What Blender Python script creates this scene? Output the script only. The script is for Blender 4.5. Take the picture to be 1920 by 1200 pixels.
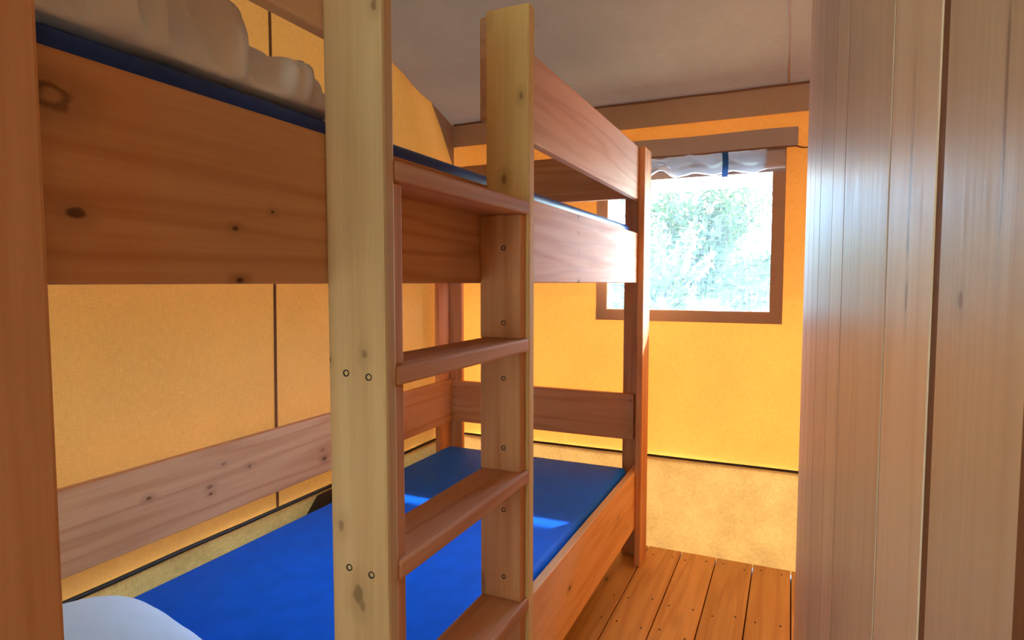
import bpy, bmesh, math, random
from mathutils import Vector, noise
random.seed(7)
S = bpy.context.scene
COL = S.collection
for o in list(bpy.data.objects):
    bpy.data.objects.remove(o, do_unlink=True)

# ------------------------------------------------------------------ camera
FPX, VPX, HORIZ = 1150.0, 1485.0, 529.0
pitch = math.atan((600 - HORIZ) / FPX)
yaw = math.atan((VPX - 960) * math.cos(pitch) / FPX)
cam_d = bpy.data.cameras.new('camera')
cam_d.sensor_width = 36.0
cam_d.lens = 36.0 * FPX / 1920.0
cam_d.clip_start = 0.01
cam_d.clip_end = 300
cam = bpy.data.objects.new('camera', cam_d)
cam.location = (0, 0, 1.12)
cam.rotation_euler = (math.pi / 2 - pitch, 0, yaw)
COL.objects.link(cam)
S.camera = cam

# ------------------------------------------------------------------ light
SUN_EL_SLOPE, SUN_X = 0.70, 0.58          # the sun stands beyond the window: per metre of +Y it climbs .70 and drifts .58 to +X
w = bpy.data.worlds.new('sky')
S.world = w
w.use_nodes = True
nt = w.node_tree
nt.nodes.clear()
wo = nt.nodes.new('ShaderNodeOutputWorld')
bg = nt.nodes.new('ShaderNodeBackground')
sky = nt.nodes.new('ShaderNodeTexSky')
sky.sky_type = 'NISHITA'
sky.sun_disc = False
sky.sun_elevation = math.atan2(SUN_EL_SLOPE, math.hypot(1, SUN_X))
sky.sun_rotation = math.atan2(SUN_X, 1)
sky.air_density = 1.0
sky.dust_density = 4.0
sky.ozone_density = 1.5
bg.inputs['Strength'].default_value = 3.2
wb = nt.nodes.new('ShaderNodeMix')                       # white balance of the daylight, the same over the whole sky
wb.data_type = 'RGBA'; wb.blend_type = 'MULTIPLY'
wb.inputs[0].default_value = 1.0
wb.inputs[7].default_value = (0.50, 0.90, 1.50, 1.0)
nt.links.new(sky.outputs[0], wb.inputs[6])
nt.links.new(wb.outputs[2], bg.inputs['Color'])
nt.links.new(bg.outputs[0], wo.inputs['Surface'])

sd = bpy.data.lights.new('sun', 'SUN')
sd.energy = 8.0
sd.angle = math.radians(0.6)
sd.color = (1.0, 0.96, 0.92)
sun = bpy.data.objects.new('sun', sd)
sun.rotation_euler = Vector((SUN_X, 1.0, SUN_EL_SLOPE)).to_track_quat('Z', 'Y').to_euler()
sun.location = (3, 12, 9)
COL.objects.link(sun)

vs = S.view_settings
vs.view_transform = 'Standard'
vs.look = 'None'
vs.gamma = 1.0
vs.exposure = 0.38
vs.use_curve_mapping = False
S.cycles.max_bounces = 10
S.cycles.diffuse_bounces = 6
S.cycles.glossy_bounces = 4
S.cycles.transmission_bounces = 6
S.cycles.transparent_max_bounces = 16
S.cycles.sample_clamp_indirect = 8.0
S.cycles.use_denoising = True

# ------------------------------------------------------------------ helpers
def obj(name, me, mat=None, parent=None, loc=None):
    o = bpy.data.objects.new(name, me)
    COL.objects.link(o)
    if mat is not None:
        me.materials.append(mat)
    if loc is not None:
        o.location = loc
    if parent is not None:
        o.parent = parent
    return o

def empty(name, loc):
    o = bpy.data.objects.new(name, None)
    o.empty_display_size = 0.1
    o.location = loc
    COL.objects.link(o)
    return o

def tag(o, label=None, cat=None, group=None, kind=None):
    if label: o['label'] = label
    if cat: o['category'] = cat
    if group: o['group'] = group
    if kind: o['kind'] = kind
    return o

def finish(bm, name, smooth=False):
    me = bpy.data.meshes.new(name)
    bmesh.ops.recalc_face_normals(bm, faces=bm.faces)
    bm.to_mesh(me)
    bm.free()
    if smooth:
        for p in me.polygons: p.use_smooth = True
    return me

def box_mesh(name, sx, sy, sz, bev=0.003, seg=2):
    bm = bmesh.new()
    bmesh.ops.create_cube(bm, size=1.0)
    bmesh.ops.scale(bm, vec=(sx, sy, sz), verts=bm.verts)
    if bev > 0:
        bmesh.ops.bevel(bm, geom=list(bm.edges), offset=bev, segments=seg, profile=0.5, affect='EDGES')
    me = bpy.data.meshes.new(name)
    bm.to_mesh(me)
    bm.free()
    return me

def place_child(o, parent):
    """parent while the child's coordinates stay as given in world space"""
    o.parent = parent
    o.matrix_parent_inverse = parent_world(parent).inverted()

def parent_world(p):
    from mathutils import Matrix, Euler
    m = Matrix.LocRotScale(p.location, p.rotation_euler, p.scale)
    if p.parent is not None:
        m = parent_world(p.parent) @ p.matrix_parent_inverse @ m
    return m

def board(name, x0, x1, y0, y1, z0, z1, mat, parent=None, bev=0.003, label=None):
    me = box_mesh(name, x1 - x0, y1 - y0, z1 - z0, bev)
    o = obj(name, me, mat)
    o.location = ((x0 + x1) / 2, (y0 + y1) / 2, (z0 + z1) / 2)
    if parent is not None:
        place_child(o, parent)
    if label: o['label'] = label
    return o

# ------------------------------------------------------------------ materials
class NT:
    def __init__(self, name):
        self.m = bpy.data.materials.new(name)
        self.m.use_nodes = True
        self.t = self.m.node_tree
        self.t.nodes.clear()
        self.out = self.n('ShaderNodeOutputMaterial')
    def n(self, typ, **kw):
        nd = self.t.nodes.new(typ)
        for k, v in kw.items(): setattr(nd, k, v)
        return nd
    def l(self, a, b): self.t.links.new(a, b)
    def val(self, sock, v):
        if hasattr(v, 'is_output') or isinstance(v, bpy.types.NodeSocket): self.l(v, sock)
        else: sock.default_value = v
    def math(self, op, a, b=0.0, clamp=False):
        nd = self.n('ShaderNodeMath', operation=op); nd.use_clamp = clamp
        self.val(nd.inputs[0], a); self.val(nd.inputs[1], b)
        return nd.outputs[0]
    def vmath(self, op, a, b):
        nd = self.n('ShaderNodeVectorMath', operation=op)
        self.val(nd.inputs[0], a); self.val(nd.inputs[1], b)
        return nd.outputs['Value'] if op in ('LENGTH', 'DISTANCE') else nd.outputs[0]
    def mix(self, f, a, b, blend='MIX'):
        nd = self.n('ShaderNodeMix', data_type='RGBA', blend_type=blend)
        self.val(nd.inputs[0], f)
        for s, v in ((nd.inputs[6], a), (nd.inputs[7], b)):
            if isinstance(v, bpy.types.NodeSocket): self.l(v, s)
            else: s.default_value = (*v, 1.0)
        return nd.outputs[2]
    def noise(self, vec, scale, detail=3.0, rough=0.5, dist=0.0):
        nd = self.n('ShaderNodeTexNoise')
        self.l(vec, nd.inputs['Vector'])
        nd.inputs['Scale'].default_value = scale
        nd.inputs['Detail'].default_value = detail
        nd.inputs['Roughness'].default_value = rough
        nd.inputs['Distortion'].default_value = dist
        return nd.outputs['Fac']
    def remap(self, v, a, b, c=0.0, d=1.0, smooth=False):
        nd = self.n('ShaderNodeMapRange')
        if smooth: nd.interpolation_type = 'SMOOTHSTEP'
        self.val(nd.inputs[0], v)
        for i, q in enumerate((a, b, c, d)): nd.inputs[i + 1].default_value = q
        return nd.outputs[0]

AXV = {'x': (0, 1, 2), 'y': (1, 0, 2), 'z': (2, 1, 0)}

def pine(name, axis, light=(0.68, 0.36, 0.18), dark=(0.48, 0.195, 0.08), rough=0.68, coat=0.0, knots=(), auto=0.55, kden=1.0, varied=0.10, spec=0.15):
    """pine boards: grain along one local axis, growth lines, knots (given ones plus scattered small ones)"""
    N = NT(name)
    tc = N.n('ShaderNodeTexCoord')
    sep = N.n('ShaderNodeSeparateXYZ'); N.l(tc.outputs['Object'], sep.inputs[0])
    cmb = N.n('ShaderNodeCombineXYZ')
    for i, a in enumerate(AXV[axis]): N.l(sep.outputs[a], cmb.inputs[i])
    P = cmb.outputs[0]                                   # x now runs along the grain
    oi = N.n('ShaderNodeObjectInfo')
    off = N.math('MULTIPLY', oi.outputs['Random'], 37.0)
    offv = N.n('ShaderNodeCombineXYZ')
    for i in range(3): N.l(off, offv.inputs[i])
    Q = N.vmath('ADD', P, offv.outputs[0])
    # knots pull the grain aside
    mask = None
    for kt in knots:
        kx, ky, kz, r, dk = kt[:5]
        kl = [0, 0, 0]
        kk = (kx, ky, kz)
        for i, a in enumerate(AXV[axis]): kl[i] = kk[a]
        d = N.vmath('SUBTRACT', P, tuple(kl))
        d = N.vmath('MULTIPLY', d, (kt[6] if len(kt) > 6 else 0.62, 1, 1))
        ln = N.vmath('LENGTH', d, (0, 0, 0))
        wob = N.math('MULTIPLY', N.math('SUBTRACT', N.noise(P, 60.0, 2.0), 0.5), r * 0.9)
        ln = N.math('ADD', ln, wob)
        m1 = N.remap(ln, r * 0.45, r * 1.15, dk, 0.0, True)
        halo = N.remap(ln, r * 0.9, r * 3.2, dk * 0.28, 0.0, True)
        m1 = N.math('MAXIMUM', m1, halo)
        if len(kt) > 5 and kt[5]:                                  # loose knot: a dark ring round a brown core
            m1 = N.math('MULTIPLY', m1, N.remap(ln, r * 0.25, r * 0.75, 0.30, 1.0, True))
        mask = m1 if mask is None else N.math('MAXIMUM', mask, m1)
    kv = N.vmath('MULTIPLY', Q, (2.6, 7.0, 7.0))
    vo = N.n('ShaderNodeTexVoronoi'); vo.inputs['Scale'].default_value = kden
    N.l(kv, vo.inputs['Vector'])
    am = N.remap(vo.outputs['Distance'], 0.035, 0.10, auto, 0.0, True)
    halo = N.remap(vo.outputs['Distance'], 0.08, 0.30, auto * 0.22, 0.0, True)
    am = N.math('MAXIMUM', am, halo)
    mask = am if mask is None else N.math('MAXIMUM', mask, am)
    # growth lines
    gv = N.vmath('MULTIPLY', Q, (0.55, 9.0, 9.0))
    warp = N.noise(gv, 1.0, 2.0)
    ring = N.math('ADD', N.math('MULTIPLY', warp, 46.0), N.math('MULTIPLY', mask, 4.0))
    ring = N.math('ADD', N.math('MULTIPLY', N.math('SINE', ring), 0.5), 0.5)
    ring = N.math('POWER', ring, 2.2)
    fv = N.vmath('MULTIPLY', Q, (5.0, 160.0, 160.0))
    fine = N.noise(fv, 1.0, 4.0, 0.6)
    bv = N.vmath('MULTIPLY', Q, (1.4, 7.0, 7.0))
    broad = N.noise(bv, 1.0, 3.0)
    f = N.math('ADD', N.math('MULTIPLY', ring, 0.42), N.math('MULTIPLY', N.remap(fine, 0.3, 0.7), 0.30))
    f = N.math('ADD', f, N.math('MULTIPLY', N.remap(broad, 0.3, 0.7), 0.34), clamp=True)
    c = N.mix(f, light, dark)
    tone = N.remap(oi.outputs['Random'], 0, 1, 1 - varied, 1 + varied)
    hs = N.n('ShaderNodeHueSaturation'); N.l(c, hs.inputs['Color']); N.l(tone, hs.inputs['Value'])
    c = N.mix(mask, hs.outputs[0], (0.085, 0.032, 0.012))
    b = N.n('ShaderNodeBsdfPrincipled')
    N.l(c, b.inputs['Base Color'])
    N.l(N.remap(fine, 0.3, 0.7, rough - 0.05, rough + 0.07), b.inputs['Roughness'])
    b.inputs['Specular IOR Level'].default_value = spec
    b.inputs['Coat Weight'].default_value = coat
    b.inputs['Coat Roughness'].default_value = 0.28
    bp = N.n('ShaderNodeBump'); bp.inputs['Strength'].default_value = 0.12; bp.inputs['Distance'].default_value = 0.002
    N.l(N.math('ADD', N.math('MULTIPLY', fine, 0.7), N.math('MULTIPLY', ring, 0.3)), bp.inputs['Height'])
    N.l(bp.outputs[0], b.inputs['Normal'])
    N.l(b.outputs[0], N.out.inputs[0])
    return N.m

def canvas(name, refl, trans, tw=0.55, weave=800.0, amp=0.11, blotch=0.0, blotch_scale=3.0, rough_bump=0.25):
    """tent cloth: diffuse reflection plus diffuse transmission, woven"""
    N = NT(name)
    tc = N.n('ShaderNodeTexCoord')
    P = tc.outputs['Object']
    a = N.noise(N.vmath('MULTIPLY', P, (1, 1, 0.06)), weave, 1.0)
    b_ = N.noise(N.vmath('MULTIPLY', P, (0.06, 0.06, 1)), weave, 1.0)
    wv = N.math('MULTIPLY', N.math('ADD', a, b_), 0.5)
    big = N.noise(P, blotch_scale, 4.0, 0.6)
    tone = N.remap(wv, 0.35, 0.65, 1 - amp, 1 + amp)
    tone = N.math('MULTIPLY', tone, N.remap(big, 0.35, 0.65, 1 - blotch, 1 + blotch))
    tn = N.n('ShaderNodeCombineXYZ')
    for i in range(3): N.l(tone, tn.inputs[i])
    d = N.n('ShaderNodeBsdfDiffuse'); t = N.n('ShaderNodeBsdfTranslucent')
    N.l(N.vmath('MULTIPLY', tn.outputs[0], refl), d.inputs['Color'])
    N.l(N.vmath('MULTIPLY', tn.outputs[0], trans), t.inputs['Color'])
    bp = N.n('ShaderNodeBump'); bp.inputs['Strength'].default_value = rough_bump; bp.inputs['Distance'].default_value = 0.001
    N.l(wv, bp.inputs['Height'])
    N.l(bp.outputs[0], d.inputs['Normal'])
    m = N.n('ShaderNodeMixShader'); m.inputs[0].default_value = tw
    N.l(d.outputs[0], m.inputs[1]); N.l(t.outputs[0], m.inputs[2])
    N.l(m.outputs[0], N.out.inputs[0])
    return N.m

def mesh_cloth(name, clear, col=(0.9, 0.92, 0.95)):
    """fine insect mesh: mostly see-through, the threads scatter light both ways"""
    N = NT(name)
    tr = N.n('ShaderNodeBsdfTransparent'); tr.inputs[0].default_value = (1, 1, 1, 1)
    tl = N.n('ShaderNodeBsdfTranslucent'); tl.inputs[0].default_value = (*col, 1)
    df = N.n('ShaderNodeBsdfDiffuse'); df.inputs[0].default_value = (*col, 1)
    m1 = N.n('ShaderNodeMixShader'); m1.inputs[0].default_value = 0.6
    N.l(df.outputs[0], m1.inputs[1]); N.l(tl.outputs[0], m1.inputs[2])
    tc = N.n('ShaderNodeTexCoord')
    wv = N.noise(N.vmath('MULTIPLY', tc.outputs['Object'], (1, 1, 0.05)), 260.0, 1.0)
    wh = N.noise(N.vmath('MULTIPLY', tc.outputs['Object'], (0.05, 1, 1)), 260.0, 1.0)
    f = N.remap(N.math('ADD', wv, wh), 0.8, 1.2, clear - 0.06, clear + 0.06)
    m2 = N.n('ShaderNodeMixShader')
    N.l(f, m2.inputs[0]); N.l(m1.outputs[0], m2.inputs[1]); N.l(tr.outputs[0], m2.inputs[2])
    N.l(m2.outputs[0], N.out.inputs[0])
    return N.m

def plain(name, col, rough=0.5, spec=0.5, metal=0.0, var=0.0, vscale=20.0, sheen=0.0, bump=0.0, bscale=200.0, coat=0.0, sub=0.0):
    N = NT(name)
    b = N.n('ShaderNodeBsdfPrincipled')
    tc = N.n('ShaderNodeTexCoord')
    nz = N.noise(tc.outputs['Object'], vscale, 3.0)
    c = N.mix(N.remap(nz, 0.3, 0.7), tuple(x * (1 - var) for x in col), tuple(min(1, x * (1 + var)) for x in col))
    N.l(c, b.inputs['Base Color'])
    b.inputs['Roughness'].default_value = rough
    b.inputs['Specular IOR Level'].default_value = spec
    b.inputs['Metallic'].default_value = metal
    b.inputs['Sheen Weight'].default_value = sheen
    b.inputs['Coat Weight'].default_value = coat
    if bump:
        bp = N.n('ShaderNodeBump'); bp.inputs['Strength'].default_value = bump; bp.inputs['Distance'].default_value = 0.001
        N.l(N.noise(tc.outputs['Object'], bscale, 2.0), bp.inputs['Height'])
        N.l(bp.outputs[0], b.inputs['Normal'])
    N.l(b.outputs[0], N.out.inputs[0])
    return N.m

M = {}
for a in 'xyz':
    M['pine_' + a] = pine('pine_' + a, a)
M['floor'] = pine('floor_pine', 'y', light=(0.76, 0.43, 0.15), dark=(0.53, 0.25, 0.075), auto=0.8, kden=1.25, rough=0.45, coat=0.1)
WP = dict(light=(0.58, 0.40, 0.285), dark=(0.50, 0.31, 0.20), rough=0.42, coat=0.0, auto=0.5, kden=0.9, spec=0.4, varied=0.16)
M['wallpine'] = pine('wall_pine', 'z', **WP)
M['canvas'] = canvas('ochre_canvas', (0.60, 0.29, 0.10), (0.88, 0.225, 0.024), tw=0.082, blotch=0.04)
M['cream'] = canvas('cream_canvas', (0.70, 0.52, 0.30), (0.90, 0.62, 0.33), tw=0.24, blotch=0.04)
M['front_fill'] = canvas('front_fill_canvas', (0.70, 0.50, 0.27), (0.98, 0.68, 0.32), tw=0.85, blotch=0.04)
M['skirt'] = canvas('pale_ochre_skirt', (0.66, 0.42, 0.15), (0.50, 0.205, 0.042), tw=0.085, blotch=0.12, blotch_scale=7.0, amp=0.2)
M['roof'] = canvas('brown_roof_canvas', (0.275, 0.165, 0.08), (0.40, 0.22, 0.11), tw=0.02, blotch=0.06, amp=0.06)
M['band'] = canvas('brown_canvas_band', (0.40, 0.28, 0.20), (0.36, 0.22, 0.13), tw=0.08, blotch=0.05, amp=0.06)
M['seam'] = canvas('dark_seam_tape', (0.20, 0.10, 0.06), (0.30, 0.13, 0.05), tw=0.08, amp=0.05)
M['black'] = plain('black_piping', (0.012, 0.010, 0.010), 0.6)
M['skirt_shade'] = canvas('dark_shadow_strip', (0.10, 0.065, 0.04), (0.10, 0.06, 0.03), tw=0.2, amp=0.05)
M['mesh'] = mesh_cloth('window_mesh', 0.86, (0.43, 0.43, 0.44))
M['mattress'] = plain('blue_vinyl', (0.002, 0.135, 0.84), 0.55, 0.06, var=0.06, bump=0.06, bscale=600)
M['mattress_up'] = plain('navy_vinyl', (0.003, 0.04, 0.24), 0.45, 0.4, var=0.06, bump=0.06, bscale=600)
M['pillow'] = plain('white_cotton', (0.80, 0.79, 0.80), 0.85, 0.2, var=0.02, sheen=0.2, bump=0.1, bscale=500)
M['pillow_blue'] = plain('pale_blue_cotton', (0.58, 0.74, 0.92), 0.85, 0.15, var=0.02, sheen=0.1, bump=0.1, bscale=500)
M['strap'] = plain('blue_webbing', (0.01, 0.08, 0.32), 0.6, 0.3, bump=0.2, bscale=800)
M['screw'] = plain('steel_screw', (0.42, 0.38, 0.33), 0.35, 0.5, metal=0.9)
M['recess'] = plain('dark_recess', (0.02, 0.015, 0.012), 0.8)
M['subfloor'] = plain('dark_subfloor', (0.02, 0.012, 0.008), 0.9)
M['lawn'] = plain('dry_grass', (0.70, 0.70, 0.55), 0.9, 0.2, var=0.35, vscale=3.0)
M['leaf'] = canvas('tree_leaves', (0.11, 0.135, 0.055), (0.15, 0.18, 0.05), tw=0.4, amp=0.2, blotch=0.3)
M['leaf2'] = canvas('bush_leaves', (0.20, 0.26, 0.08), (0.24, 0.31, 0.07), tw=0.4, amp=0.2, blotch=0.3)
M['bark'] = plain('bark', (0.16, 0.11, 0.08), 0.9, 0.2, var=0.3)

def creased(mat, scale, dist):
    # soft creases: a stretched ridged noise in the bump on top of the weave
    t = mat.node_tree
    b = next(n for n in t.nodes if n.type == 'BSDF_PRINCIPLED')
    tc = t.nodes.new('ShaderNodeTexCoord'); mp = t.nodes.new('ShaderNodeMapping')
    mp.inputs['Scale'].default_value = (0.6, 1.6, 0.6)
    nz = t.nodes.new('ShaderNodeTexNoise'); nz.noise_type = 'RIDGED_MULTIFRACTAL'
    nz.inputs['Scale'].default_value = scale; nz.inputs['Detail'].default_value = 2.0; nz.inputs['Distortion'].default_value = 0.6
    bp = t.nodes.new('ShaderNodeBump'); bp.inputs['Strength'].default_value = 0.8; bp.inputs['Distance'].default_value = dist
    t.links.new(tc.outputs['Object'], mp.inputs['Vector']); t.links.new(mp.outputs[0], nz.inputs['Vector'])
    t.links.new(nz.outputs[0], bp.inputs['Height']); t.links.new(bp.outputs[0], b.inputs['Normal'])
creased(M['pillow'], 8.0, 0.022)
creased(M['pillow_blue'], 4.0, 0.003)
def plastic():
    N = NT('clear_window_plastic')
    tr = N.n('ShaderNodeBsdfTransparent'); tr.inputs[0].default_value = (0.86, 0.84, 0.84, 1)
    gl = N.n('ShaderNodeBsdfGlossy'); gl.inputs['Roughness'].default_value = 0.12
    tl = N.n('ShaderNodeBsdfTranslucent'); tl.inputs[0].default_value = (0.75, 0.70, 0.70, 1)
    m1 = N.n('ShaderNodeMixShader'); m1.inputs[0].default_value = 0.45
    N.l(tr.outputs[0], m1.inputs[1]); N.l(tl.outputs[0], m1.inputs[2])
    lw = N.n('ShaderNodeLayerWeight'); lw.inputs['Blend'].default_value = 0.35
    m2 = N.n('ShaderNodeMixShader')
    N.l(N.remap(lw.outputs['Facing'], 0, 1, 0.10, 0.6), m2.inputs[0])
    N.l(m1.outputs[0], m2.inputs[1]); N.l(gl.outputs[0], m2.inputs[2])
    N.l(m2.outputs[0], N.out.inputs[0])
    return N.m
M['plastic'] = plastic()

# ------------------------------------------------------------------ the tent
XL, XR, YB, YF = -1.50, 1.55, 2.60, -1.35        # canvas walls
EAVE, SLOPE, RIDGE = 1.862, 0.338, 0.35
def roof_z(y):
    return EAVE + SLOPE * (YB - y) if y >= RIDGE else EAVE + SLOPE * (YB - RIDGE) - SLOPE * (RIDGE - y)

def sheet(name, fn, us, vs_, mat, parent=None, smooth=True, hole=None):
    """a cloth grid: fn(u, v) -> point; cells inside the hole (u0,u1,v0,v1) stay open"""
    bm = bmesh.new()
    g = [[bm.verts.new(fn(u, v)) for v in vs_] for u in us]
    for i in range(len(us) - 1):
        for j in range(len(vs_) - 1):
            if hole:
                cu, cv = (us[i] + us[i + 1]) / 2, (vs_[j] + vs_[j + 1]) / 2
                if hole[0] < cu < hole[1] and hole[2] < cv < hole[3]: continue
            bm.faces.new((g[i][j], g[i + 1][j], g[i + 1][j + 1], g[i][j + 1]))
    loose = [v for v in bm.verts if not v.link_faces]
    bmesh.ops.delete(bm, geom=loose, context='VERTS')
    o = obj(name, finish(bm, name, smooth), mat)
    if parent is not None: place_child(o, parent)
    return o

def lin(a, b, n, extra=()):
    s = {round(a + (b - a) * i / n, 5) for i in range(n + 1)} | {round(e, 5) for e in extra}
    return sorted(s)

def ripple(a, b, amp=0.004, sc=1.7, seed=0.0):
    return amp * noise.noise(Vector((a * sc + seed, b * sc * 0.6, seed)))

WX0, WX1, WZ0, WZ1 = -0.728, -0.078, 1.004, 1.545     # window opening
# far wall (with the window)
def far(u, v):
    fold = 0.010 * math.exp(-((u - XL) / 0.22) ** 2) * math.sin(u * 46 + v * 2)
    return (u, YB + ripple(u, v, 0.006, 1.9, 3) + fold * (1 if u > XL + .01 else 0), v)
us = lin(XL, XR, 40, (WX0, WX1)); vz = lin(0.375, EAVE + 0.02, 16, (WZ0, WZ1))
wall_back = tag(sheet('wall_back', far, us, vz, M['canvas'], hole=(WX0, WX1, WZ0, WZ1)), 'ochre canvas end wall of the tent around the window', kind='structure')
# left wall: follows the gable
def left(u, v):
    z = 0.375 + v * (roof_z(u) - 0.375)
    fold = 0.014 * math.exp(-((u - YB) / 0.35) ** 2) * math.sin((YB - u) * 30 + z) * (1 if u < YB - .01 else 0)
    return (XL + ripple(u, z, 0.008, 1.6, 9) + fold, u, z)
wall_left = tag(sheet('wall_left', left, lin(YF, YB, 60, (RIDGE,)), lin(0, 1, 14), M['canvas']), 'ochre canvas side wall behind the bunk bed', kind='structure')
def right(u, v):
    z = v * roof_z(u)
    return (XR, u, z)
tag(sheet('wall_right_outer', right, lin(YF, YB, 20, (RIDGE,)), lin(0, 1, 4), M['canvas']), 'ochre canvas side wall beyond the plank partition', kind='structure')
wall_front = tag(sheet('wall_front', lambda u, v: (u, YF, v), lin(XL, XR, 4, (-1.35, -0.08)), lin(0, roof_z(YF), 4, (0.25,)), M['canvas'], hole=(-1.35, -0.08, 0.25, 3)), 'ochre canvas front wall with an added cream light panel behind the viewer', kind='structure')
sheet('fill_panel', lambda u, v: (u, YF + 0.004, v), lin(-1.36, -0.07, 4), lin(0.24, roof_z(YF), 4), M['front_fill'], wall_front)  # unseen bright panel, added to light the ladder from behind the viewer
# roof
def roof(u, v):
    edge = math.exp(-((YB - v) / 0.12) ** 2)
    sag = -0.018 * math.sin(math.pi * min(1, max(0, (YB - v) / 1.4))) - 0.008 * edge * (0.5 + noise.noise(Vector((u * 5, 0, 2))))
    return (u, v, roof_z(v) + sag * (1 if v < YB else 0) + 0.004)
ceiling = tag(sheet('ceiling', roof, lin(XL - 0.03, XR + 0.03, 44), lin(YF - 0.1, YB, 60, (RIDGE,)), M['roof']), 'brown canvas tent roof sloping down to the end wall', kind='structure')
sheet('eave_overhang', lambda u, v: (u, v, roof_z(v) + 0.004), lin(XL - 0.03, XR + 0.03, 6), [YB, 2.75, 2.9, 3.06, 3.22, 3.38], M['cream'], ceiling)
def strip(name, pts_in, n, thick, mat, parent, label=None):
    """thin cloth strip from a quad outline (4 corner points), given a little thickness along n"""
    bm = bmesh.new()
    n = Vector(n) * thick
    a = [bm.verts.new(Vector(p)) for p in pts_in]; b = [bm.verts.new(Vector(p) + n) for p in pts_in]
    bm.faces.new(a[::-1]); bm.faces.new(b)
    k = len(a)
    for i in range(k): bm.faces.new((a[i], a[(i + 1) % k], b[(i + 1) % k], b[i]))
    o = obj(name, finish(bm, name), mat)
    place_child(o, parent)
    if label: o['label'] = label
    return o
# roof seam above the aisle
bm = bmesh.new()
rs = [(y, roof(-0.03, y)[2] - 0.002) for y in lin(RIDGE, YB - 0.01, 24)]
vv = [[bm.verts.new((x, y, z - dz)) for y, z in rs] for x, dz in ((-0.034, 0), (-0.030, 0.002), (-0.026, 0))]
for r in range(2):
    for i in range(len(rs) - 1): bm.faces.new((vv[r][i], vv[r + 1][i], vv[r + 1][i + 1], vv[r][i + 1]))
place_child(obj('seam', finish(bm, 'seam'), M['band']), ceiling)
# band of brown cloth under the eave and the gusset in the corner
def bandf(u, v):
    d = 0.016 + 0.005 * noise.noise(Vector((u * 7, v * 3, 1))) + 0.006 * (EAVE - v) / 0.1
    return (u, YB - d, v)
sheet('eave_band', bandf, lin(XL + 0.012, XR, 60), lin(1.758, EAVE + 0.004, 5), M['band'], wall_back)
def tube(name, pts, r, mat, parent=None, seg=6):
    bm = bmesh.new(); rings = []
    for i, p in enumerate(pts):
        p = Vector(p); t = (Vector(pts[min(i + 1, len(pts) - 1)]) - Vector(pts[max(i - 1, 0)])).normalized()
        a = t.orthogonal().normalized() if i == 0 else (a - t * a.dot(t)).normalized()
        b = t.cross(a)
        rr = r[i] if isinstance(r, (list, tuple)) else r
        rings.append([bm.verts.new(p + (a * math.cos(2 * math.pi * k / seg) + b * math.sin(2 * math.pi * k / seg)) * rr) for k in range(seg)])
    for i in range(len(rings) - 1):
        for k in range(seg): bm.faces.new((rings[i][k], rings[i][(k + 1) % seg], rings[i + 1][(k + 1) % seg], rings[i + 1][k]))
    bm.faces.new(rings[0][::-1]); bm.faces.new(rings[-1])
    o = obj(name, finish(bm, name, True), mat)
    if parent is not None: place_child(o, parent)
    return o
tube('eave_cord', [(x, YB - 0.018, EAVE + 0.001 + 0.003 * noise.noise(Vector((x * 6, 0, 5)))) for x in lin(XL + 0.02, XR - 0.01, 50)], 0.0035, M['seam'], wall_back)
strip('corner_gusset', [(XL + 0.012, 2.40, roof_z(2.40) - 0.012), (XL + 0.010, 2.475, 1.83), (XL + 0.010, 2.536, 1.745), (XL + 0.010, 2.592, 1.665), (XL + 0.010, 2.596, EAVE - 0.005)], (1, 0, 0), 0.003, M['band'], wall_left)
# seams on the side wall
for ys in (1.462, -0.1):
    bm = bmesh.new()
    zs = lin(0.39, roof_z(ys) - 0.02, 20)
    for z in zs:
        pass
    row = [[bm.verts.new((left(ys, (z - 0.375) / (roof_z(ys) - 0.375))[0] + dx, ys + dy + 0.008 * (z - 1.0) / 1.0, z)) for z in zs] for dy, dx in ((-0.006, 0.002), (0, 0.005), (0.006, 0.002))]
    for r in range(2):
        for i in range(len(zs) - 1): bm.faces.new((row[r][i], row[r + 1][i], row[r + 1][i + 1], row[r][i + 1]))
    place_child(obj('seam', finish(bm, 'seam'), M['seam']), wall_left)
# mud skirts along the foot of the walls, black piping where they begin
sheet('skirt', lambda u, v: (u, YB - 0.012 - 0.014 * (0.38 - v) / 0.38 + ripple(u, v, 0.006, 4, 2), v), lin(XL + 0.02, XR, 40), lin(-0.022, 0.383, 6), M['skirt'], wall_back)
sheet('skirt', lambda u, v: (XL + 0.012 + 0.018 * (0.38 - v) / 0.38 + ripple(u, v, 0.006, 4, 5), u, v), lin(YF, YB - 0.02, 40), lin(0.008, 0.390, 6), M['skirt'], wall_left)
tube('piping', [(x, YB - 0.016, 0.385 + 0.003 * noise.noise(Vector((x * 4, 1, 1)))) for x in lin(XL + 0.02, XR, 40)], 0.0055, M['black'], wall_back)
tube('piping', [(XL + 0.016, y, 0.393 + 0.003 * noise.noise(Vector((y * 4, 1, 4)))) for y in lin(YF, YB - 0.02, 40)], 0.006, M['black'], wall_left)
strip('skirt_shadow', [(XL + 0.034, 1.518, 0.31), (XL + 0.030, 1.607, 0.386), (XL + 0.030, 1.76, 0.390), (XL + 0.034, 1.655, 0.31)], (1, 0, 0), 0.003, M['skirt_shade'], wall_left, 'dark slanting strip in place of a cast shadow')  # dark cloth strip put here to draw a slanting shadow on the skirt

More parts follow.
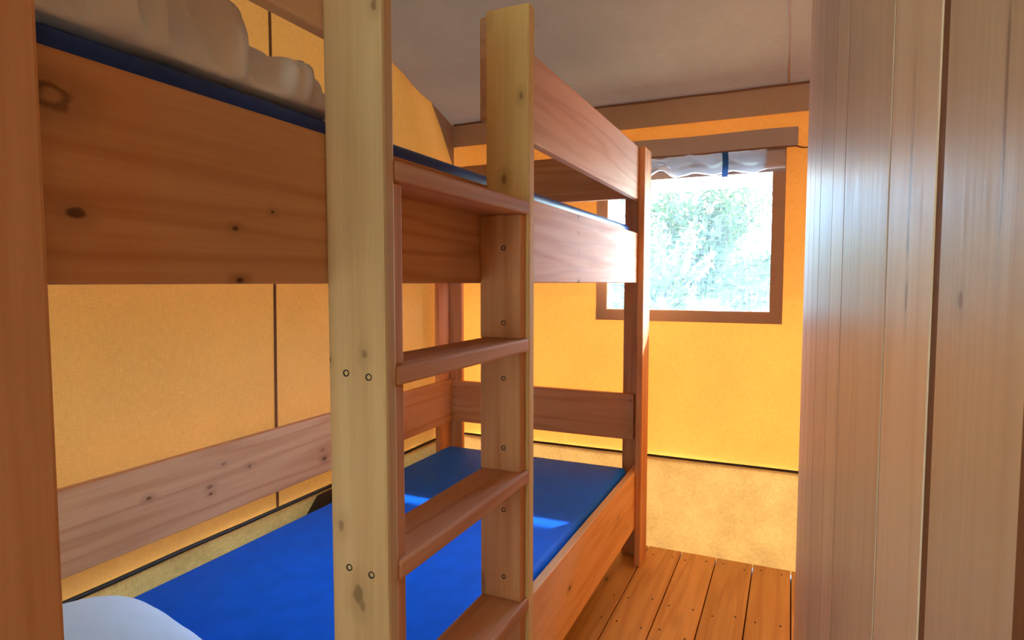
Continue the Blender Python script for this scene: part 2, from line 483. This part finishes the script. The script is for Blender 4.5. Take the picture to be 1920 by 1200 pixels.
# window: mesh, sewn-on frame strips, hood, rolled-up plastic with strap
window = empty('window_1', ((WX0 + WX1) / 2, YB, WZ0))
tag(window, 'bright mesh window in the end wall with brown cloth frame', kind='structure')
sheet('mesh_pane', lambda u, v: (u, YB + 0.001 + ripple(u, v, 0.004, 3, 8), v), lin(WX0 - 0.01, WX1 + 0.01, 8), lin(WZ0 - 0.01, WZ1, 8), M['mesh'], window)
def fstrip(name, x0, x1, z0, z1, y, mat, t=0.003):
    o = board(name, x0, x1, y - t, y, z0, z1, mat, window, bev=0.0008)
    return o
M['wframe'] = canvas('brown_window_tape', (0.44, 0.27, 0.17), (0.70, 0.36, 0.16), tw=0.12, amp=0.06)
fstrip('frame_strip', -0.776, WX0, 0.957, 1.62, YB - 0.010, M['wframe'])
fstrip('frame_strip', WX1, -0.031, 0.962, 1.62, YB - 0.010, M['wframe'])
fstrip('frame_strip', -0.776, -0.031, 0.957, WZ0, YB - 0.0135, M['wframe'])
M['hood'] = canvas('grey_brown_hood', (0.44, 0.34, 0.31), (0.36, 0.26, 0.22), tw=0.08, amp=0.06)
fstrip('frame_strip', -0.776, -0.031, WZ1 - 0.002, 1.640, YB - 0.0135, M['hood'])
def hood(u, v):
    return (u, YB - 0.02 - 0.035 * (1.705 - v) / 0.08 + 0.004 * noise.noise(Vector((u * 6, v * 4, 3))), v + 0.004 * noise.noise(Vector((u * 4, 0, 8))))
M['hood'] = canvas('grey_brown_hood', (0.44, 0.34, 0.31), (0.36, 0.26, 0.22), tw=0.08, amp=0.06)
sheet('hood_flap', hood, lin(-0.80, 0.008, 40), lin(1.628, 1.705, 4), M['hood'], window)
tube('hood_cord', [(x, YB - 0.012 if x > 0.01 else YB - 0.054, 1.626 + 0.004 * noise.noise(Vector((x * 4, 0, 8)))) for x in lin(-0.80, 0.30, 44)], 0.003, M['seam'], window)
def roll(u, v):
    # a flattened, puckered roll: v runs round it
    a = v * 2 * math.pi
    lump = noise.noise(Vector((u * 9, 0.7, 4))) ; l2 = noise.noise(Vector((u * 23, math.cos(a), math.sin(a))))
    h = 0.044 + 0.010 * lump; d = 0.020 + 0.006 * l2
    pk = 0.020 * math.exp(-((u + 0.49) / 0.04) ** 2)
    zc = 1.584 - 0.002
    z = zc + h * math.sin(a) + (0.006 * l2)
    if math.sin(a) < 0: z += pk + 0.012 * math.sin(u * 21) ** 2
    return (u, YB - 0.045 + d * math.cos(a), z)
sheet('rolled_blind', roll, lin(-0.78, -0.10, 90), lin(0, 1, 22), M['plastic'], window)['label'] = 'crumpled clear plastic blind'
def roll2(u, v):
    a = v * 2 * math.pi
    return (u, YB - 0.042 + 0.013 * math.cos(a), 1.586 + 0.036 * math.sin(a))
sheet('blind_hem', roll2, lin(-0.105, -0.033, 8), lin(0, 1, 18), M['hood'], window)
def strapf(u, v):
    a = (v - 0.25) * 1.7 * math.pi
    return (u + 0.006 * math.sin(v * 3), YB - 0.045 - 0.031 * math.sin(math.pi * v) - 0.002, 1.632 - 0.102 * v)
sheet('strap', strapf, lin(-0.262, -0.240, 2), lin(0, 1, 12), M['strap'], window)['label'] = 'blue webbing strap'

# ------------------------------------------------------------------ floor
floor = board('floor', XL, XR, YF, 2.66, -0.06, -0.031, M['subfloor'], bev=0)
tag(floor, 'orange pine plank floor of the tent', kind='structure')
PW = 0.1378
pl_me = box_mesh('plank', PW - 0.004, 2.560 - YF, 0.026, 0.002)
pl_me.materials.append(M['floor'])
x = -0.5265 - PW * 7
screw_bm = bmesh.new()
bmesh.ops.create_cone(screw_bm, cap_ends=True, segments=10, radius1=0.0030, radius2=0.0030, depth=0.002)
fs_me = bpy.data.meshes.new('screw'); screw_bm.to_mesh(fs_me); screw_bm.free(); fs_me.materials.append(M['recess'])
while x < XR - 0.02:
    o = bpy.data.objects.new('plank', pl_me); COL.objects.link(o)
    o.location = (x + PW / 2, (2.560 + YF) / 2, -0.013 - 0.0006 * random.random())
    place_child(o, floor)
    if -0.7 < x < 0.05:
        for ys in (2.50, 2.11, 1.93):
            for dx in (0.03, PW - 0.03):
                s = bpy.data.objects.new('screw', fs_me); COL.objects.link(s)
                s.location = (x + dx + random.uniform(-.006, .006), ys + random.uniform(-.02, .02), 0.0)
                place_child(s, o)
    x += PW

# ------------------------------------------------------------------ plank partition on the right
wall_right = empty('wall_right', (0.05, 0.6, 0))
tag(wall_right, 'varnished vertical pine plank partition beside the viewer', kind='structure')
import mathutils
A = Vector((0.0233, 1.461, 0)); B = Vector((0.0733, 0.246, 0))       # end of the wall, a groove nearer the viewer
dirw = (B - A).normalized(); nrm = Vector((-dirw.y, dirw.x, 0))
if nrm.x > 0: nrm = -nrm
ang = math.atan2(dirw.y, dirw.x)
WH = 2.75
def wplank(name, s0, s1, proud, mat, z0=0.0, z1=WH, t=0.022, bev=0.0004, z_at=None):
    mid = A + dirw * ((s0 + s1) / 2) + nrm * (proud - t / 2)
    h = z1 - z0
    me = box_mesh(name, s1 - s0, t, h, bev)
    o = obj(name, me, mat)
    o.location = (mid.x, mid.y, z0 + h / 2)
    o.rotation_euler = (0, 0, ang)
    place_child(o, wall_right)
    return o
M['groove'] = pine('groove_pine', 'z', light=(0.20, 0.075, 0.03), dark=(0.12, 0.045, 0.02))
grooves = [0.0, 0.357, 0.545, 0.675, 0.812, 0.947, 1.082, 1.217, 1.352, 1.487, 1.622, 1.757, 1.892]
def wtop(s): return min(WH, roof_z((A + dirw * s).y) - 0.03)
for i in range(len(grooves) - 1):
    a, b = grooves[i], grooves[i + 1]
    gap = (0.004, 0.006, 0.008)[(i > 3) + (i > 4)] if i != 6 else 0.013
    if i == 0:
        # end trim: three narrow boards
        for q in range(3):
            aa, bb = a + (b - a) * q / 3, a + (b - a) * (q + 1) / 3
            wplank('plank', aa, bb - 0.0015, 0.0, M['wallpine'], z1=min(wtop(aa), wtop(bb)), bev=0.002)
        continue
    mw = M['wallpine']
    zc = min(wtop(a), wtop(b)) / 2
    if i == 5:
        mw = pine('wall_pine_resin', 'z', knots=[(0.004, -0.011, 1.183 - zc, 0.0032, 0.75, 0, 0.09), (0.003, -0.011, 1.150 - zc, 0.0026, 0.85, 0, 0.15), (0.004, -0.011, 1.112 - zc, 0.0030, 0.8, 0, 0.2)], **WP)
    if i == 6:
        mw = pine('wall_pine_knot', 'z', knots=[(-0.020, -0.011, 1.112 - zc, 0.0050, 0.6, 0, 0.9), (0.026, -0.011, 1.185 - zc, 0.0022, 0.6, 0, 0.035), (0.030, -0.011, 1.245 - zc, 0.0030, 0.5, 0, 0.1)], **WP)
    wplank('plank', a + 0.001, b - gap, 0.0006 * random.uniform(-1, 1), mw, z1=min(wtop(a), wtop(b)))
for b in grooves[1:-1]:
    wplank('groove_strip', b - 0.016, b + 0.004, -0.0004, M['groove'], t=0.012, z1=wtop(b) - 0.02, bev=0.0)
wplank('backing', 0.004, 1.89, -0.023, M['groove'], t=0.03, z1=1.9, bev=0.001)
wplank('end_post', 0.0, 0.04, -0.023, M['pine_z'], t=0.04, z1=wtop(0), bev=0.002)

# ------------------------------------------------------------------ bunk bed
bed = tag(empty('bunk_bed', (-0.97, 1.31, 0)), 'pine bunk bed with built-in ladder along the canvas side wall', 'bed')
T = 0.024
XF = -0.540          # outer face of the front boards
XBK = -1.400         # inner face of the back rails
Y0, Y1 = 0.189, 2.436
def screw_mesh():
    bm = bmesh.new()
    bmesh.ops.create_cone(bm, cap_ends=True, segments=12, radius1=0.0046, radius2=0.0046, depth=0.002)
    top = max(bm.faces, key=lambda f: f.calc_center_median().z)
    r = bmesh.ops.inset_individual(bm, faces=[top], thickness=0.0020, depth=-0.0012)
    me = bpy.data.meshes.new('screw'); bm.to_mesh(me); bm.free()
    me.materials.append(M['recess']); me.materials.append(M['screw'])
    for p in me.polygons:
        if p.area < 4e-5 and p.normal.z > 0.5 and len(p.vertices) > 4: p.material_index = 1
    return me
SCREW = screw_mesh()
def screw(p, n, parent, s=1.0):
    o = bpy.data.objects.new('screw', SCREW); COL.objects.link(o)
    o.location = p
    o.rotation_euler = Vector(n).to_track_quat('Z', 'Y').to_euler()
    o.scale = (s, s, s)
    place_child(o, parent)
    return o

# corner posts: an outer board along the side and an inner board across the end
def corner(xs, ys, near):
    # xs: +1 front, -1 back
    if xs > 0: xo0, xo1, xi0, xi1 = XF, XF + T, -0.615, XF + T
    else: xo0, xo1, xi0, xi1 = XBK - 2 * T, XBK - T, XBK - 2 * T, -1.362
    if near: y0, y1, e0, e1 = Y0, Y0 + 0.092, Y0 - T, Y0
    else: y0, y1, e0, e1 = Y1 - 0.092, Y1, Y1, Y1 + T
    a = board('post', xo0, xo1, y0, y1, 0, 1.632, M['pine_z'], bed, 0.004)
    b = board('end_post', xi0, xi1, e0, e1, 0, 1.632, M['pine_z'], bed, 0.004)
    return a, b
for xs in (1, -1):
    for near in (0, 1): corner(xs, 0, near)
# side boards, guard rails and end rails
bc = (Y0 + Y1) / 2
def loc_k(y, z, zc, r, d, x=0.012): return (x, y - bc, z - zc, r, d)
M['side_up'] = pine('pine_upper_board', 'y', auto=0.3, kden=0.6, knots=[
    loc_k(0.300, 1.268, 1.2125, 0.013, 0.97) + (1,), loc_k(0.315, 1.177, 1.2125, 0.0062, 0.85), loc_k(0.476, 1.177, 1.2125, 0.0034, 0.9), loc_k(0.528, 1.200, 1.2125, 0.0026, 0.85),
    loc_k(0.480, 1.122, 1.2125, 0.0045, 0.97), loc_k(1.632, 1.120, 1.2125, 0.006, 0.95), loc_k(1.626, 1.300, 1.2125, 0.006, 0.7), loc_k(1.628, 1.255, 1.2125, 0.0045, 0.4), loc_k(1.630, 1.20, 1.2125, 0.005, 0.4), loc_k(1.631, 1.155, 1.2125, 0.004, 0.45), loc_k(1.95, 1.15, 1.2125, 0.004, 0.5)])
side_up = board('side_board', XF - T, XF, Y0, Y1, 1.118, 1.307, M['side_up'], bed)
M['side_low'] = pine('pine_lower_board', 'y', light=(0.76, 0.47, 0.24), dark=(0.58, 0.30, 0.13), auto=0.5, knots=[(0.012, 1.571 - bc, 0.272 - 0.266, 0.007, 0.85)])
side_low = board('side_board', XF - T, XF, Y0, Y1, 0.150, 0.382, M['side_low'], bed)
M['guard'] = pine('pine_guard', 'y', light=(0.80, 0.54, 0.37), dark=(0.60, 0.35, 0.22), auto=0.3)  # same pine made paler: the window's sheen is put into the colour
for (a, b) in ((Y0, 0.662), (1.084, Y1)):
    board('guard_rail', XF - T, XF, a, b, 1.434, 1.631, M['guard'], bed, 0.004)
M['back_rail'] = pine('pine_back_rail', 'y', auto=0.5, knots=[(0.012, 0.956 - bc, 0.599 - 0.582, 0.006, 0.8), (0.012, 1.128 - bc, 0.575 - 0.582, 0.007, 0.6), (0.012, 1.130 - bc, 0.555 - 0.582, 0.005, 0.8), (0.012, 1.174 - bc, 0.624 - 0.582, 0.006, 0.6), (0.012, 1.26 - bc, 0.593 - 0.582, 0.006, 0.65), (0.012, 1.567 - bc, 0.534 - 0.582, 0.008, 0.85), (0.012, 1.56 - bc, 0.565 - 0.582, 0.006, 0.6)])
back_low = board('back_rail', XBK - T, XBK, Y0, Y1, 0.486, 0.678, M['back_rail'], bed)
board('back_rail', XBK - T, XBK, Y0, Y1, 1.449, 1.631, M['pine_y'], bed)
board('back_board', XBK - T, XBK, Y0, Y1, 1.118, 1.307, M['pine_y'], bed)
board('back_board', XBK - T, XBK, Y0, Y1, 0.150, 0.300, M['pine_y'], bed)
for near in (0, 1):
    e0, e1 = (Y0, Y0 + T) if near else (Y1 - T, Y1)
    low = board('end_rail', XBK, XF - T, e0, e1, 0.486, 0.672, M['pine_x'], bed)
    board('end_rail', XBK, XF - T, e0, e1, 1.449, 1.631, M['pine_x'], bed)
    board('end_board', XBK, XF - T, e0, e1, 1.118, 1.307, M['pine_x'], bed)
    board('end_board', XBK, XF - T, e0, e1, 0.150, 0.310, M['pine_x'], bed)
    if not near:
        for z in (0.515, 0.565, 0.60, 0.645):
            screw((XBK + 0.014, e0, z), (0, -1, 0), low, 0.75)
            screw((XBK, Y1 - T - 0.016, z + 0.01), (1, 0, 0), back_low, 0.75)
        for z in (0.52, 0.645): screw((XF - T - 0.012, e0, z), (0, -1, 0), low, 0.75)
# slats on ledges under both mattresses
sl_me = box_mesh('slat', XF - XBK - T - 0.004, 0.07, 0.018, 0.002); sl_me.materials.append(M['pine_x'])
for zt in (0.268, 1.205):
    for s in (0, 1):
        xx = XF - T - 0.022 if s else XBK
        board('ledge', xx, xx + 0.022, Y0 + T, Y1 - T, zt - 0.058, zt - 0.018, M['pine_y'], bed, 0.002)
    for i in range(13):
        o = bpy.data.objects.new('slat', sl_me); COL.objects.link(o)
        o.location = ((XF - T + XBK) / 2, 0.30 + i * 0.1675, zt - 0.009)
        place_child(o, bed)
# ladder: two uprights across the bed side, spacer blocks and steps between them
XO = -0.450
LA, LB, RA, RB = 0.615, 0.6385, 1.0635, 1.0925
M['upr_l'] = pine('pine_ladder_upright', 'z', light=(0.66, 0.46, 0.25), dark=(0.50, 0.31, 0.15), auto=0.35, knots=[
    (0.013, -0.012, 1.030 - 0.816, 0.005, 0.6), (-0.002, -0.012, 0.719 - 0.816, 0.010, 0.65), (0.004, -0.012, 0.705 - 0.816, 0.007, 0.6), (-0.028, -0.012, 0.806 - 0.816, 0.006, 0.5), (0.034, -0.012, 1.449 - 0.816, 0.005, 0.55), (-0.042, -0.012, 1.02 - 0.816, 0.003, 0.7)])
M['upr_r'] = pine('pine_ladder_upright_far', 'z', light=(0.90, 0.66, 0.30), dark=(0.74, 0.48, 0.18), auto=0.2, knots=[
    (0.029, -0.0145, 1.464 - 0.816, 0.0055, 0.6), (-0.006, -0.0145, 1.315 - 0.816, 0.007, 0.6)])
upl = board('ladder_upright', XF, XO, LA, LB, 0, 1.632, M['upr_l'], bed, 0.0045)
upr = board('ladder_upright', XF, XO, RA, RB, 0, 1.632, M['upr_r'], bed, 0.0045)
SX = XO - 0.006
steps = [1.2705, 1.0140, 0.7610, 0.5100, 0.2560]
lo = 0.0
prev = None
for k, zt in enumerate(steps):
    z0 = zt - 0.025
    board('ladder_step', XF, XO + 0.002, LB, RA, z0, zt, M['pine_y'], bed, 0.004)
    below = steps[k + 1] if k + 1 < len(steps) else 0.0
    board('spacer_block', XF, SX, LB, LB + 0.024, below, z0, M['pine_z'], bed, 0.003)
    r = board('spacer_block', XF, SX, RA - 0.026, RA, below, z0, M['pine_z'], bed, 0.003)
    zz = [z0 - 0.050, below + 0.045] if k else [z0 - 0.062, below + 0.030]
    for z in zz: screw((-0.490, RA - 0.026, z), (0, -1, 0), r)
    if k in (1, 2, 3):
        screw((-0.511, LA, zt - 0.009), (0, -1, 0), upl)
        screw((-0.476, LA, zt - 0.012), (0, -1, 0), upl)

# ------------------------------------------------------------------ mattresses
def mattress(name, x0, x1, y0, y1, z0, z1, mat, label):
    me = box_mesh(name, x1 - x0, y1 - y0, z1 - z0, 0.018, 4)
    for p in me.polygons: p.use_smooth = True
    o = obj(name, me, mat)
    o.location = ((x0 + x1) / 2, (y0 + y1) / 2, (z0 + z1) / 2)
    tag(o, label, 'mattress', 'bunk mattresses')
    return o
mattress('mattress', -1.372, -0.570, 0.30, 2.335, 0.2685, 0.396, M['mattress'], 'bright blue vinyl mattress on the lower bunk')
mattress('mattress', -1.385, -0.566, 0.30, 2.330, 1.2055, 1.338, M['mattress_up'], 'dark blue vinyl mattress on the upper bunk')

# ------------------------------------------------------------------ pillows
def pillow(name, cx, cy, z, hx, hy, h, rot, seed, mat, label, wr=0.012):
    n = 96
    bm = bmesh.new()
    def prof(u, v): return max(0.0, (1 - abs(u) ** 2.6)) ** 0.55 * max(0.0, (1 - abs(v) ** 2.6)) ** 0.55
    def pt(u, v, top):
        # corners pull out into points
        pin = 1 - 0.07 * (1 - abs(u) ** 2) * abs(v) ** 3 - 0.0
        pin2 = 1 - 0.02 * (1 - abs(v) ** 2) * abs(u) ** 3
        x = hx * u * pin2; y = hy * v * pin
        p = prof(u, v)
        e = max(abs(u), abs(v))
        t = (u * 9 if abs(v) > abs(u) else v * 9)
        wv = math.sin(t * 2.3 + 5 * noise.noise(Vector((u * 2 + seed, v * 2, 1))) + seed) * (e ** 3) * (1 - e ** 12)
        w2 = noise.noise(Vector((u * 3.1 + seed, v * 3.1, seed))) * 0.9
        w3 = abs(noise.noise(Vector((u * 2.2 + seed, v * 5.5, seed + 7)))) * 1.2 * e
        dz = wr * 0.2 * (0.9 * wv + w2 - w3) * min(1, p * 2.5)
        if top: zz = h * 0.95 * p + dz
        else: zz = -h * 0.05 * p ** 1.5
        return Vector((x, y, zz + h * 0.05 + 0.001))
    P = [-1 + 2 * i / n for i in range(n + 1)]
    P = [math.copysign(abs(q) ** 0.8, q) for q in P]
    top = [[bm.verts.new(pt(u, v, True)) for v in P] for u in P]
    bot = [[top[i][j] if i in (0, n) or j in (0, n) else bm.verts.new(pt(P[i], P[j], False)) for j in range(n + 1)] for i in range(n + 1)]
    for i in range(n):
        for j in range(n):
            bm.faces.new((top[i][j], top[i + 1][j], top[i + 1][j + 1], top[i][j + 1]))
            bm.faces.new((bot[i][j], bot[i][j + 1], bot[i + 1][j + 1], bot[i + 1][j]))
    bm.normal_update()
    mv = []
    for i in range(n + 1):
        for j in range(n + 1):
            u, v = P[i], P[j]
            e = max(abs(u), abs(v)); sd_ = v if abs(u) > abs(v) else u
            side = (1 if u > 0 else 2) if abs(u) > abs(v) else (3 if v > 0 else 4)
            q = noise.noise(Vector((sd_ * 6.5 + 0.6 * math.sin(e * 6 + seed), side * 3.7 + seed, e * 0.8)))
            q2 = noise.noise(Vector((sd_ * 11.0 + e * 2, side * 2.1 + seed, e * 1.5)))
            ridge = 1.3 * (1 - min(1.0, abs(q) * 4.5)) ** 1.5 + 0.6 * (1 - min(1.0, abs(q2) * 4.0)) ** 1.5 - 0.5
            wgt = max(0.0, min(1.0, (e - 0.45) / 0.35)) * max(0.0, 1 - ((e - 0.95) / 0.05) ** 2 if e > 0.95 else 1.0)
            mv.append((top[i][j], top[i][j].normal * (ridge * wgt * wr * (1.7 if side < 3 else 0.3) * (1 - (min(abs(u), abs(v)) / max(e, 1e-6)) ** 5))))
    for vt, dlt in mv: vt.co += dlt
    for _ in range(3): bmesh.ops.smooth_vert(bm, verts=bm.verts, factor=0.5, use_axis_x=True, use_axis_y=True, use_axis_z=True)
    o = obj(name, finish(bm, name, True), mat)
    o.location = (cx, cy, z); o.rotation_euler = (0, 0, rot)
    tag(o, label, 'pillow', 'pillows on the bunks')
    return o
pillow('pillow', -0.860, 0.455, 1.338, 0.295, 0.240, 0.150, math.radians(0), 2.0, M['pillow'], 'creased white pillow at the head of the upper bunk', 0.024)
pillow('pillow', -1.058, 0.552, 0.396, 0.29, 0.245, 0.155, math.radians(-12), 5.0, M['pillow_blue'], 'smooth pale blue pillow on the lower bunk mattress', 0.0022)

# ------------------------------------------------------------------ outside
lawn = board('lawn', -40, 40, -30, 70, -0.40, -0.30, M['lawn'], bev=0)
tag(lawn, 'sunlit pale grass outside the tent', kind='structure')
def tree(name, base, height, spread, nb, leafsize, lm, label, cat, seed, trunk=True, droop=0.5):
    rnd = random.Random(seed)
    t = tag(empty(name, base), label, cat)
    bmt = bmesh.new(); bml = bmesh.new()
    def seg(bm, p, q, r0, r1):
        d = (q - p).normalized(); a = d.orthogonal().normalized(); b = d.cross(a)
        A_ = [bm.verts.new(p + (a * math.cos(k * 1.2566) + b * math.sin(k * 1.2566)) * r0) for k in range(5)]
        B_ = [bm.verts.new(q + (a * math.cos(k * 1.2566) + b * math.sin(k * 1.2566)) * r1) for k in range(5)]
        for k in range(5): bm.faces.new((A_[k], A_[(k + 1) % 5], B_[(k + 1) % 5], B_[k]))
    fork = Vector((0, 0, height * 0.46))
    if trunk:
        p = Vector((0, 0, 0))
        for i in range(4):
            q = Vector((rnd.uniform(-.05, .05), rnd.uniform(-.05, .05), fork.z * (i + 1) / 4))
            seg(bmt, p, q, 0.10 - 0.012 * i, 0.09 - 0.012 * i); p = q
        fork = p
    for b in range(nb):
        az = rnd.uniform(0, 2 * math.pi); el = rnd.uniform(0.12, 1.4)
        L = (height * 0.6) * rnd.uniform(0.65, 1.05) if el > 0.9 else spread * rnd.uniform(0.6, 1.0)
        d = Vector((math.cos(az) * math.cos(el), math.sin(az) * math.cos(el), math.sin(el)))
        p = fork.copy(); n = 7
        for i in range(n):
            q = p + d * (L / n)
            seg(bmt, p, q, 0.025 * (1 - i / n) + 0.003, 0.025 * (1 - (i + 1) / n) + 0.003)
            if i > 0:
                for _ in range(22):
                    c = p.lerp(q, rnd.random()) + Vector((rnd.gauss(0, 1), rnd.gauss(0, 1), rnd.gauss(0, .8))) * 0.10 * spread / 1.4
                    a = Vector((rnd.gauss(0, 1), rnd.gauss(0, 1), rnd.gauss(0, 1))).normalized()
                    bb = a.orthogonal().normalized() * leafsize * 0.32; aa = a * leafsize
                    vs4 = [bml.verts.new(c + s) for s in (-aa, bb, aa, -bb)]
                    bml.faces.new(vs4)
            d = (d + Vector((0, 0, -droop * 0.12)) + Vector((rnd.gauss(0, .08), rnd.gauss(0, .08), 0))).normalized()
            p = q
    o = obj('branches', finish(bmt, 'branches'), M['bark']); o.parent = t
    o = obj('foliage', finish(bml, 'foliage'), lm); o.parent = t; o['kind'] = 'stuff'
    return t
tree('tree', (-1.15, 9.0, -0.3), 2.75, 1.35, 60, 0.075, M['leaf'], 'feathery green tree seen through the mesh window', 'tree', 3)
tree('bush', (-1.32, 6.4, -0.3), 2.0, 0.60, 40, 0.06, M['leaf2'], 'pale green bush nearer than the tree, left in the window view', 'bush', 8)
tree('hedge_shrub', (-0.75, 13.5, -0.3), 2.0, 0.9, 34, 0.07, M['leaf'], 'distant low shrub behind the tree, low at the right of the window', 'bush', 12)
